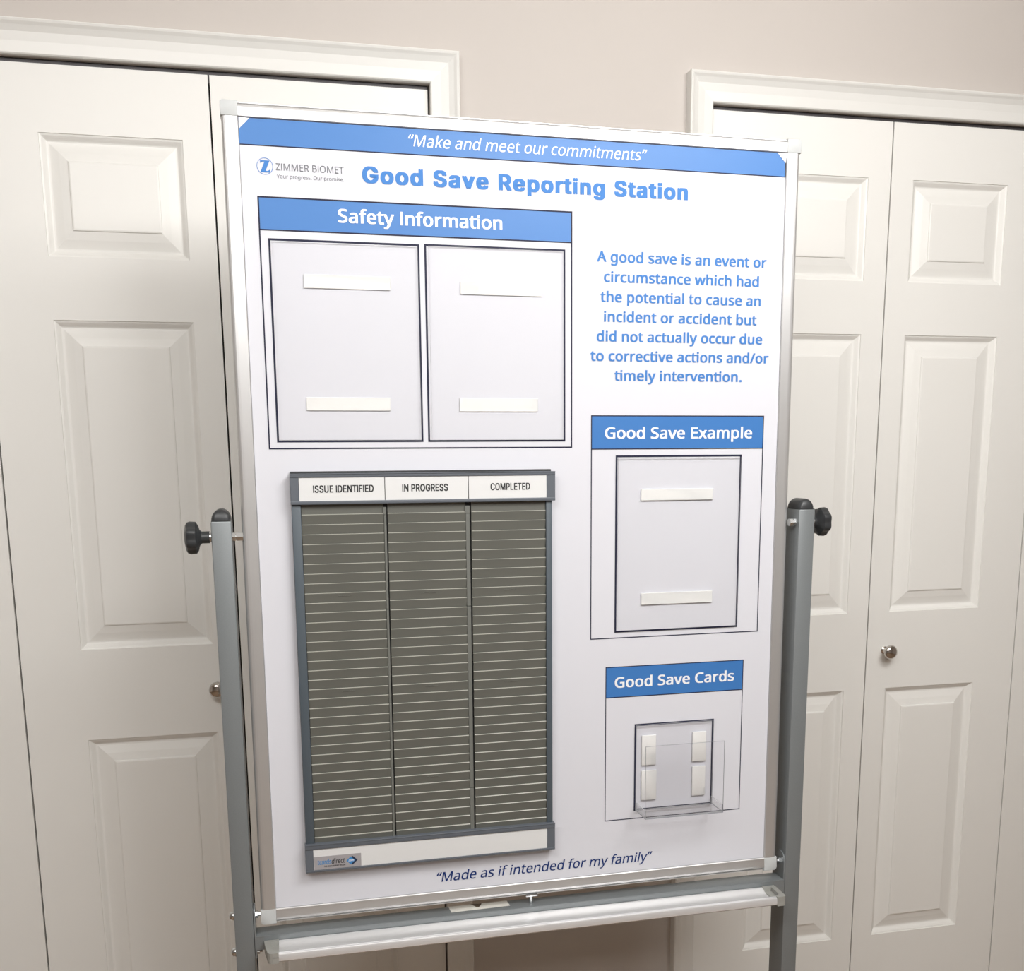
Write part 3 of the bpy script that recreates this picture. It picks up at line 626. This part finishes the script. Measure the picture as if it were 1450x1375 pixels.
# lower cross bar: a steel channel with upturned ears bolted to the posts
BZ = 0.592
b2 = bmesh.new()
box(b2, -0.0735, 0.8655, PYF + 0.0003, -0.3655, BZ - 0.003, BZ + 0.0002, 0.0010, 2)
box(b2, -0.0735, 0.8655, PYF + 0.0005, PYF + 0.0032, BZ - 0.024, BZ - 0.0010)
box(b2, -0.0735, 0.8655, -0.3685, -0.3657, BZ - 0.024, BZ - 0.0010)
bar = spart('cross_bar', b2, POST, True)
for xe in (-0.0752, 0.8650):
    b3 = bmesh.new()
    y0, y1 = PYF + 0.001, -0.366
    zc, rr = 0.626, (y1 - y0) / 2
    pts = [(y0, 0.553), (y1, 0.553), (y1, zc)] + [((y0 + y1) / 2 + rr * math.cos(t * math.pi / 10), zc + rr * math.sin(t * math.pi / 10)) for t in range(1, 10)] + [(y0, zc)]
    prism(b3, pts, 'X', xe, xe + 0.0024)
    spart('bracket_ear', b3, POST, True, parent=bar)
# bolts through the ears and posts
for xo, xi, s in ((-0.1062, -0.0730, -1), (0.8977, 0.8650, 1)):
    for zz in (0.6235, 0.5600):
        b3 = bmesh.new()
        lathe(b3, [(xo, 0.0080), (xo + s * 0.0015, 0.0080), (xo + s * 0.0017, 0.0070), (xo + s * 0.0055, 0.0067), (xo + s * 0.0078, 0.0046), (xo + s * 0.0086, 0)], (0, -0.3800, zz), 'X', 20)
        spart('bolt', b3, ZINC, True)
        b3 = bmesh.new()
        lathe(b3, [(xi, 0.0062), (xi - s * 0.0042, 0.0062), (xi - s * 0.0044, 0.0036), (xi - s * 0.0085, 0.0034), (xi - s * 0.0092, 0)], (0, -0.3830, zz), 'X', 6)
        spart('nut', b3, ZINC, True)

# pen tray
TX0, TX1 = -0.0370, 0.8215
tray_prof = [(-0.4010, 0.5700), (-0.4010, 0.5828), (-0.4030, 0.5833), (-0.4060, 0.5822), (-0.4120, 0.5796), (-0.4200, 0.5776), (-0.4290, 0.5771), (-0.4380, 0.5785), (-0.4450, 0.5817), (-0.4500, 0.5858), (-0.4530, 0.5885), (-0.4565, 0.5893), (-0.4600, 0.5882), (-0.4615, 0.5855), (-0.4618, 0.5765), (-0.4600, 0.5746), (-0.4560, 0.5740), (-0.4540, 0.5765), (-0.4400, 0.5740), (-0.4290, 0.5730), (-0.4150, 0.5735)]
tray = spart('pen_tray', prism(bmesh.new(), tray_prof, 'X', TX0, TX1), ALUT, True)
for s, xa, xb in ((-1, TX0, -0.0605), (1, TX1, 0.8455)):
    b3 = bmesh.new()
    dx = xb - xa
    # plan outline of the end piece, tapering and rounded at the front
    plan = [(xa, -0.4005), (xb, -0.4005), (xb - dx * 0.02, -0.4120), (xb - dx * 0.24, -0.4520), (xb - dx * 0.30, -0.4585), (xb - dx * 0.42, -0.4618), (xb - dx * 0.58, -0.4628), (xa, -0.4628)]
    prism(b3, plan, 'Z', 0.5735, 0.5835)
    # raised rim along back, outside and front
    inner = [(xa, -0.4090), (xa + dx * 0.62, -0.4095), (xa + dx * 0.44, -0.4440), (xa + dx * 0.30, -0.4520), (xa, -0.4535)]
    n = len(plan)
    outer_z0, outer_z1 = 0.5830, 0.5908
    def rimseg(pa, pb, pc, pd):
        prism(b3, [pa, pb, pc, pd], 'Z', outer_z0, outer_z1)
    rimseg(plan[0], plan[1], inner[1], inner[0])
    prism(b3, [plan[1], plan[2], plan[3], inner[2], inner[1]], 'Z', outer_z0, outer_z1)
    prism(b3, [plan[3], plan[4], plan[5], plan[6], inner[3], inner[2]], 'Z', outer_z0, outer_z1)
    prism(b3, [plan[6], plan[7], inner[4], inner[3]], 'Z', outer_z0, outer_z1)
    for v in b3.verts:
        v.co.z += (-0.4005 - v.co.y) * 0.11 - 0.0068
    spart('tray_end_cap', b3, CAPD, False, parent=tray)['label'] = 'grey plastic end piece of the tray'

# paper label on the bar and the small steel stop
b3 = bmesh.new()
prism(b3, [(0.2500, -0.3660), (0.3530, -0.3665), (0.3550, -0.3860), (0.2515, -0.3885)], 'Z', BZ + 0.0001, BZ + 0.0007)
lab = spart('paper_label', b3, LABELW, parent=bar); lab['label'] = 'worn white paper label with a dark picture'
b3 = bmesh.new()
prism(b3, [(0.2890, -0.3670), (0.3080, -0.3668), (0.3060, -0.3730), (0.3010, -0.3800), (0.2965, -0.3790), (0.2945, -0.3740)], 'Z', BZ + 0.0007, BZ + 0.0010)
spart('label_print', b3, LABELP, parent=bar)
b3 = bmesh.new()
lathe(b3, [(BZ + 0.0005, 0), (BZ + 0.0005, 0.0032), (BZ + 0.0160, 0.0030), (BZ + 0.0160, 0)], (0.3925, -0.3850, 0), 'Z', 14)
box(b3, 0.3820, 0.4035, -0.3930, -0.3760, BZ + 0.0155, BZ + 0.0200, 0.001, 2)
spart('board_stop', b3, ZINC, True)['label'] = 'small T-shaped steel stop under the board'

# feet and casters
for xc in (-0.0909, 0.8825):
    b3 = bmesh.new()
    box(b3, xc - 0.015, xc + 0.015, -0.640, -0.110, 0.062, 0.092, 0.003, 2)
    ft = spart('foot', b3, POST, True)
    for yc in (-0.61, -0.14):
        b4 = bmesh.new()
        cylx(b4, xc - 0.009, xc + 0.009, yc + 0.008, 0.0255, 0.0250, seg=24)
        box(b4, xc - 0.013, xc - 0.010, yc - 0.010, yc + 0.018, 0.020, 0.062, 0.001)
        box(b4, xc + 0.010, xc + 0.013, yc - 0.010, yc + 0.018, 0.020, 0.062, 0.001)
        box(b4, xc - 0.013, xc + 0.013, yc - 0.012, yc + 0.012, 0.058, 0.063, 0.001)
        spart('caster', b4, RUBBER, True, parent=ft)

# ------------------------------------------------------------------ the poster laid on the board
def on_board(name, x, z, out=0.0):
    """an empty at a board-local spot, with the board's tilt"""
    e = empty(name, matrix=B @ Matrix.Translation((x, -out, z)))
    e['_x'] = 0
    del e['_x']
    return e

poster = on_board('poster', PW / 2, 0)
tag(poster, 'large white and blue safety reporting poster covering the face of the board', 'poster')
PO = Vector((PW / 2, 0, 0))
def ppart(name, bm, m, recalc=True, smooth=False, parent=None, o=PO):
    bmesh.ops.translate(bm, verts=bm.verts, vec=-o)
    return new_obj(name, bm, m, parent or poster, smooth, recalc)
ppart('sheet', box(bmesh.new(), 0.0004, PW - 0.0004, -0.0002, 0.0006, 0.0004, PH - 0.0004), POSTER)
def rect(bm, x0, x1, z0, z1, y):
    bm.faces.new([bm.verts.new(p) for p in ((x0, y, z0), (x1, y, z0), (x1, y, z1), (x0, y, z1))])
    return bm
def outline(bm, x0, x1, z0, z1, t, y):
    rect(bm, x0, x1, z1 - t, z1, y); rect(bm, x0, x1, z0, z0 + t, y)
    rect(bm, x0, x0 + t, z0 + t, z1 - t, y); rect(bm, x1 - t, x1, z0 + t, z1 - t, y)
    return bm
YP = -0.00035
YL = -0.00055
YT = -0.00075
# blue bands
ppart('blue_band', rect(bmesh.new(), 0.0004, PW - 0.0004, PH - 0.0366, PH - 0.0006, YP), BLUE, False)
ppart('blue_band', rect(bmesh.new(), 0.0232, 0.5033, 1.0605, 1.1060, YP), BLUE, False)
ppart('blue_band', rect(bmesh.new(), 0.5375, 0.8435, 0.7385, 0.7915, YP), BLUE, False)
ppart('blue_band', rect(bmesh.new(), 0.5645, 0.8185, 0.3180, 0.3710, YP), BLUE, False)
# ruled frames
bm = rect(bmesh.new(), 0.0004, PW - 0.0004, PH - 0.0380, PH - 0.0364, YL)
rect(bm, PW - 0.0018, PW - 0.0004, PH - 0.0366, PH - 0.001, YL)
ppart('ruled_line', bm, NAVYLINE, False)
bm = outline(bmesh.new(), 0.0220, 0.5043, 0.7400, 1.1071, 0.0022, YL); rect(bm, 0.0220, 0.5043, 1.0590, 1.0610, YL)
ppart('ruled_frame', bm, NAVYLINE, False)
bm = outline(bmesh.new(), 0.5364, 0.8444, 0.4204, 0.7924, 0.0017, YL); rect(bm, 0.5364, 0.8444, 0.7370, 0.7387, YL)
ppart('ruled_frame', bm, NAVYLINE, False)
bm = outline(bmesh.new(), 0.5640, 0.8192, 0.0968, 0.3715, 0.0015, YL); rect(bm, 0.5640, 0.8192, 0.3168, 0.3184, YL)
ppart('ruled_frame', bm, NAVYLINE, False)
for x0, x1, z0, z1, t in ((0.0348, 0.2600, 0.7504, 1.0482, 0.0030), (0.2676, 0.4927, 0.7504, 1.0492, 0.0030), (0.5792, 0.8050, 0.4304, 0.7275, 0.0032), (0.6175, 0.7655, 0.1112, 0.2680, 0.0038)):
    ppart('printed_placeholder', outline(bmesh.new(), x0, x1, z0, z1, t, YL), NAVYLINE, False)

def pl(text, x0, x1, base, cap, m, **kw):
    return lettering(poster, text, x0, x1, base, cap, m, origin=PO, y=YT, **kw)
pl('“Make and meet our commitments”', 0.2465, 0.6280, 1.1888, 0.0166, WHITEINK, shear=0.20, bx=1.5, by=1)
pl('Good Save Reporting Station', 0.1763, 0.6985, 1.1336, 0.0222, BLUETXT, font=GROTESK_LETTERS, bx=20, by=9, track=34)
pl('Safety Information', 0.1382, 0.3906, 1.0750, 0.0188, WHITEINK, bx=11, by=5, track=8, ti=True)
lines = [('A good save is an event or', 0.5452, 0.8402), ('circumstance which had', 0.5570, 0.8275), ('the potential to cause an', 0.5512, 0.8317), ('incident or accident but', 0.5574, 0.8252),
         ('did not actually occur due', 0.5453, 0.8365), ('to corrective actions and/or', 0.5348, 0.8492), ('timely intervention.', 0.5758, 0.8010)]
for k, (t, a, b) in enumerate(lines):
    pl(t, a, b, 1.0332 - k * 0.03085, 0.0157, BLUETXT, bx=11, by=5, track=8, ti=True)
pl('Good Save Example', 0.5603, 0.8230, 0.7550, 0.0175, WHITEINK, bx=11, by=5, track=7)
pl('Good Save Cards', 0.5806, 0.8017, 0.3347, 0.0178, WHITEINK, bx=11, by=5, track=7)
pl('“Made as if intended for my family”', 0.2660, 0.6533, 0.0168, 0.0166, NAVY, shear=0.20, bx=3, by=2)
# company mark: a ring with a slanted Z, and its name
bm = bmesh.new(); cxl, czl = 0.0348, 1.1488
N = 48
for r0, r1 in ((0.0110, 0.0117),):
    A = [bm.verts.new((cxl + r0 * math.cos(2 * math.pi * k / N), YT, czl + r0 * math.sin(2 * math.pi * k / N))) for k in range(N)]
    C_ = [bm.verts.new((cxl + r1 * math.cos(2 * math.pi * k / N), YT, czl + r1 * math.sin(2 * math.pi * k / N))) for k in range(N)]
    for k in range(N):
        bm.faces.new([A[k], A[(k + 1) % N], C_[(k + 1) % N], C_[k]])
zpts = [(-0.0068, 0.0080), (0.0070, 0.0080), (0.0008, -0.0064), (0.0040, -0.0064), (0.0066, -0.0045), (0.0076, -0.0085), (-0.0066, -0.0085), (-0.0004, 0.0062), (-0.0036, 0.0062), (-0.0062, 0.0040)]
vv = [bm.verts.new((cxl + a, YT, czl + b)) for a, b in zpts]
for t in tessellate_polygon([[Vector((a, b, 0)) for a, b in zpts]]):
    bm.faces.new([vv[i] for i in t])
ppart('emblem', bm, BLUETXT, True)
pl('ZIMMER BIOMET', 0.0504, 0.1491, 1.1441, 0.0096, GREYINK)
pl('Your progress. Our promise.', 0.0515, 0.1491, 1.1332, 0.0054, GREYINK)
# lifted clear corners of the laminate, showing white
for s in (-1, 1):
    bm = bmesh.new()
    x = 0.0006 if s < 0 else PW - 0.0006
    pts = [(x, PH - 0.0008), (x - s * 0.0150, PH - 0.0008), (x - s * 0.0095, PH - 0.0068), (x, PH - 0.0160)]
    vs_ = [bm.verts.new((p[0], y, p[1])) for p, y in zip(pts, (-0.0030, -0.0009, -0.0012, -0.0009))]
    bm.faces.new(vs_)
    ppart('lifted_corner', bm, WHITEINK)['label'] = 'small lifted white corner of the laminate'

# ------------------------------------------------------------------ card rack
def rack_origin(): return Vector((0.2607, 0, 0.0580))
RO = rack_origin()
rack = on_board('card_rack', RO.x, RO.z, 0.0012)
tag(rack, 'tall grey three-column card rack with rows of empty slots fixed to the poster', 'card rack')
RO = Vector((RO.x, -0.0012, RO.z))
def rpart(name, bm, m, smooth=False, parent=None, recalc=True):
    bmesh.ops.translate(bm, verts=bm.verts, vec=-RO)
    return new_obj(name, bm, m, parent or rack, smooth, recalc)
rpart('back_plate', box(bmesh.new(), 0.0518, 0.4668, -0.0060, -0.0012, 0.0640, 0.7062, 0.0005), RBACK)
for x0, x1 in ((0.0520, 0.0658), (0.4560, 0.4660)):
    bm = box(bmesh.new(), x0, x1, -0.0150, -0.0058, 0.1100, 0.6600, 0.0010, 2)
    rpart('side_rail', bm, RAIL, True)
def bezel(x0, x1, z0, z1, wx0, wx1, wz0, wz1):
    bm = bmesh.new()
    yo, yi = -0.0205, -0.0058
    for a, b, c, d in ((x0, x1, wz1, z1), (x0, x1, z0, wz0)):
        box(bm, a, b, yo, yi, c, d, 0.0009, 2)
    for a, b in ((x0, wx0), (wx1, x1)):
        box(bm, a, b, yo + 0.0010, yi, wz0 - 0.0005, wz1 + 0.0005, 0.0005, 1)
    # thin raised beads
    box(bm, x0, x1, yo - 0.0010, yo + 0.001, z1 - 0.0016, z1 - 0.0001, 0.0005, 1)
    return bm
hd = rpart('header_bezel', bezel(0.0510, 0.4702, 0.6558, 0.7030, 0.0636, 0.4560, 0.6612, 0.6968), BEZEL, True)
fd = rpart('footer_bezel', bezel(0.0500, 0.4688, 0.0625, 0.1100, 0.0630, 0.4550, 0.0664, 0.1012), BEZEL, True)
heads = ((0.0640, 0.1945, 'ISSUE IDENTIFIED', 0.0850, 0.1776), (0.1957, 0.3268, 'IN PROGRESS', 0.2221, 0.2946), (0.3281, 0.4556, 'COMPLETED', 0.3631, 0.4281))
for a, b, t, ta, tb in heads:
    c = rpart('header_card', box(bmesh.new(), a, b, -0.0190, -0.0150, 0.6606, 0.6974), CARD, parent=hd)
    c['label'] = 'white column card reading ' + t
    lettering(hd, t, ta, tb, 0.6742, 0.0105, BLACKINK, font=GROTESK_LETTERS, bx=13, by=6, track=10, y=-0.01915, origin=RO)
rpart('footer_card', box(bmesh.new(), 0.0628, 0.4552, -0.0190, -0.0150, 0.0658, 0.1018), CARD, parent=fd)
st = rpart('maker_sticker', box(bmesh.new(), 0.0636, 0.1392, -0.0196, -0.0188, 0.0666, 0.0888), SILVER, parent=fd)
st['label'] = 'small silver sticker with blue and black lettering and a diamond mark'
lettering(fd, 'tcards', 0.0690, 0.0910, 0.0752, 0.0080, LBLUE, bx=9, by=5, shear=0.1, y=-0.01980, origin=RO)
lettering(fd, 'direct', 0.0915, 0.1130, 0.0752, 0.0080, BLACKINK, bx=7, by=4, shear=0.2, y=-0.01980, origin=RO)
lettering(fd, 'THE MANAGEMENT SYSTEM', 0.0790, 0.1132, 0.0702, 0.0026, BLACKINK, bx=12, by=6, y=-0.01980, origin=RO)
bm = bmesh.new()
def diamond(bm, cx_, cz_, rx, rz, y):
    bm.faces.new([bm.verts.new(p) for p in ((cx_ - rx, y, cz_), (cx_, y, cz_ - rz), (cx_ + rx, y, cz_), (cx_, y, cz_ + rz))])
diamond(bm, 0.1252, 0.0777, 0.0082, 0.0076, -0.0198); rpart('diamond_mark', bm, DBLUE, parent=fd)
bm = bmesh.new(); diamond(bm, 0.1222, 0.0777, 0.0072, 0.0066, -0.0199); rpart('diamond_mark', bm, LBLUE, parent=fd)
lettering(fd, '.com', 0.1180, 0.1272, 0.0766, 0.0036, WHITEINK, bx=9, by=5, y=-0.0200, origin=RO)

# the slots: 35 lipped slots in each of the three columns
cols = ((0.0664, 0.1926), (0.1990, 0.3232), (0.3328, 0.4557))
PIT = 0.01533
for ci, (a, b) in enumerate(cols):
    first = None
    for k in range(35):
        zt = 0.1192 + k * PIT                      # lip height
        if first is None:
            bm = bmesh.new()
            h = PIT
            # side profile of one slot (y,z): sloping face, rounded lip, recess behind it
            pr = [(-0.0062, zt - h + 0.0004), (-0.0102, zt - h + 0.0004), (-0.0130, zt - 0.0008), (-0.0124, zt), (-0.0100, zt), (-0.0096, zt - 0.0020), (-0.0062, zt - 0.0020)]
            prism(bm, pr, 'X', a, b)
            for f in bm.faces:          # edge highlight of the lip, painted as a paler colour
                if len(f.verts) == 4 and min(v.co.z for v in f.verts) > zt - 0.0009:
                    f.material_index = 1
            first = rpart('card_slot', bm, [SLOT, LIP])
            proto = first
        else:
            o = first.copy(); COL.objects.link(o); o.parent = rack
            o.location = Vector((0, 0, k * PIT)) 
    # a plain strip below the lowest and above the highest slot
    rpart('end_strip', box(bmesh.new(), a, b, -0.0108, -0.0060, 0.1085, 0.1192 - PIT + 0.0004), SLOT)
    rpart('end_strip', box(bmesh.new(), a, b, -0.0108, -0.0060, 0.1192 + 34 * PIT - 0.0018, 0.6590), SLOT)
    # three moulded marks per column
    cxm = (0.1288, 0.2628, 0.3960)[ci]
    for zm in (0.5126, 0.3590, 0.2062):
        bm = bmesh.new()
        random.seed(int(zm * 1e4) + ci)
        for q in range(7):
            xq = cxm - 0.0105 + q * 0.0031
            zq = zm + random.uniform(-0.0006, 0.0006)
            box(bm, xq, xq + 0.0022, -0.0131, -0.0118, zq, zq + 0.0006)
        rpart('moulded_mark', bm, SLOTD)
for xa, xb, xg in ((0.1930, 0.1968, 0.1990), (0.3234, 0.3300, 0.3328)):
    for k in range(4):
        z1 = 0.6408 - k * 0.1533; z0 = max(0.1090, z1 - 0.1533 + 0.0006)
        bm = box(bmesh.new(), xa, xb, -0.0128, -0.0058, z0, z1, 0.0005)
        rpart('column_divider', bm, SLOTD)
    rpart('divider_clip', box(bmesh.new(), xa - 0.0012, xb, -0.0138, -0.0058, 0.6380, 0.6500, 0.0004), SLOTD)

# ------------------------------------------------------------------ clear sign panes on foam tape
def pane(label, x0, x1, z0, z1, out, strips):
    root = on_board('sign_holder', (x0 + x1) / 2, z0, 0.0012)
    tag(root, label, 'sign holder', 'clear sign holders on the poster')
    o = Vector(((x0 + x1) / 2, -0.0012, z0))
    bm = box(bmesh.new(), x0, x1, -out, -out + 0.0018, z0, z1)
    for f in bm.faces:
        if abs(f.normal.y) < 0.5:
            f.material_index = 1
    bmesh.ops.translate(bm, verts=bm.verts, vec=-o)
    bm.normal_update()
    for f in bm.faces:
        f.material_index = 0 if abs(f.normal.y) > 0.5 else 1
    new_obj('clear_pane', bm, [HAZEA, AEDGE], root)
    for a, b, c, d in strips:
        bm = box(bmesh.new(), a, b, -out + 0.0018, -0.0012, c, d, 0.0004)
        bmesh.ops.translate(bm, verts=bm.verts, vec=-o)
        new_obj('foam_tape', bm, TAPE, root)
pane('left of the two clear panes under the Safety Information heading', 0.0397, 0.2570, 0.7552, 1.0445, 0.0042, ((0.0839, 0.2140, 0.9785, 0.9985), (0.0812, 0.2092, 0.7982, 0.8182)))
pane('right of the two clear panes under the Safety Information heading', 0.2734, 0.4895, 0.7542, 1.0462, 0.0042, ((0.3226, 0.4540, 0.9760, 0.9955), (0.3185, 0.4463, 0.7975, 0.8185)))
pane('clear pane under the Good Save Example heading', 0.5820, 0.8020, 0.4342, 0.7235, 0.0055, ((0.6236, 0.7530, 0.6525, 0.6715), (0.6258, 0.7553, 0.4765, 0.4965)))

# ------------------------------------------------------------------ clear card pocket
CX0, CX1 = 0.6188, 0.7622
cp = on_board('card_holder', (CX0 + CX1) / 2, 0.1137, 0.0012)
tag(cp, 'small clear acrylic card pocket stuck under the Good Save Cards heading', 'card holder')
co_ = Vector(((CX0 + CX1) / 2, -0.0012, 0.1137))
def cpart(name, bm, mats, edge_axis='y'):
    bmesh.ops.translate(bm, verts=bm.verts, vec=-co_)
    bm.normal_update()
    ax = {'x': 0, 'y': 1, 'z': 2}[edge_axis]
    for f in bm.faces:
        f.material_index = 0 if abs(f.normal[ax]) > 0.5 else 1
    return new_obj(name, bm, mats, cp)
cpart('back_plate', box(bmesh.new(), CX0, CX1, -0.0066, -0.0045, 0.1137, 0.2668), [ACRYL, AEDGEL])
cpart('pocket_base', box(bmesh.new(), CX0, CX1, -0.0520, -0.0066, 0.1137, 0.1157), [ACRYL, AEDGEL], 'z')
cpart('pocket_front', box(bmesh.new(), CX0, CX1, -0.0540, -0.0520, 0.1137, 0.2420), [ACRYL, AEDGE])
for xa in (CX0, CX1 - 0.002):
    bm = prism(bmesh.new(), [(-0.0520, 0.1157), (-0.0066, 0.1157), (-0.0066, 0.128), (-0.0520, 0.128)], 'X', xa, xa + 0.002)
    cpart('pocket_side', bm, [ACRYL, AEDGEL], 'x')
for a, b, c, d in ((0.6300, 0.6564, 0.1936, 0.2474), (0.6300, 0.6580, 0.1303, 0.1840), (0.7244, 0.7502, 0.1937, 0.2474), (0.7250, 0.7500, 0.1307, 0.1846)):
    bm = box(bmesh.new(), a, b, -0.0045, -0.0012, c, d, 0.0012, 2)
    bmesh.ops.translate(bm, verts=bm.verts, vec=-co_)
    new_obj('foam_pad', bm, TAPE, cp, True)
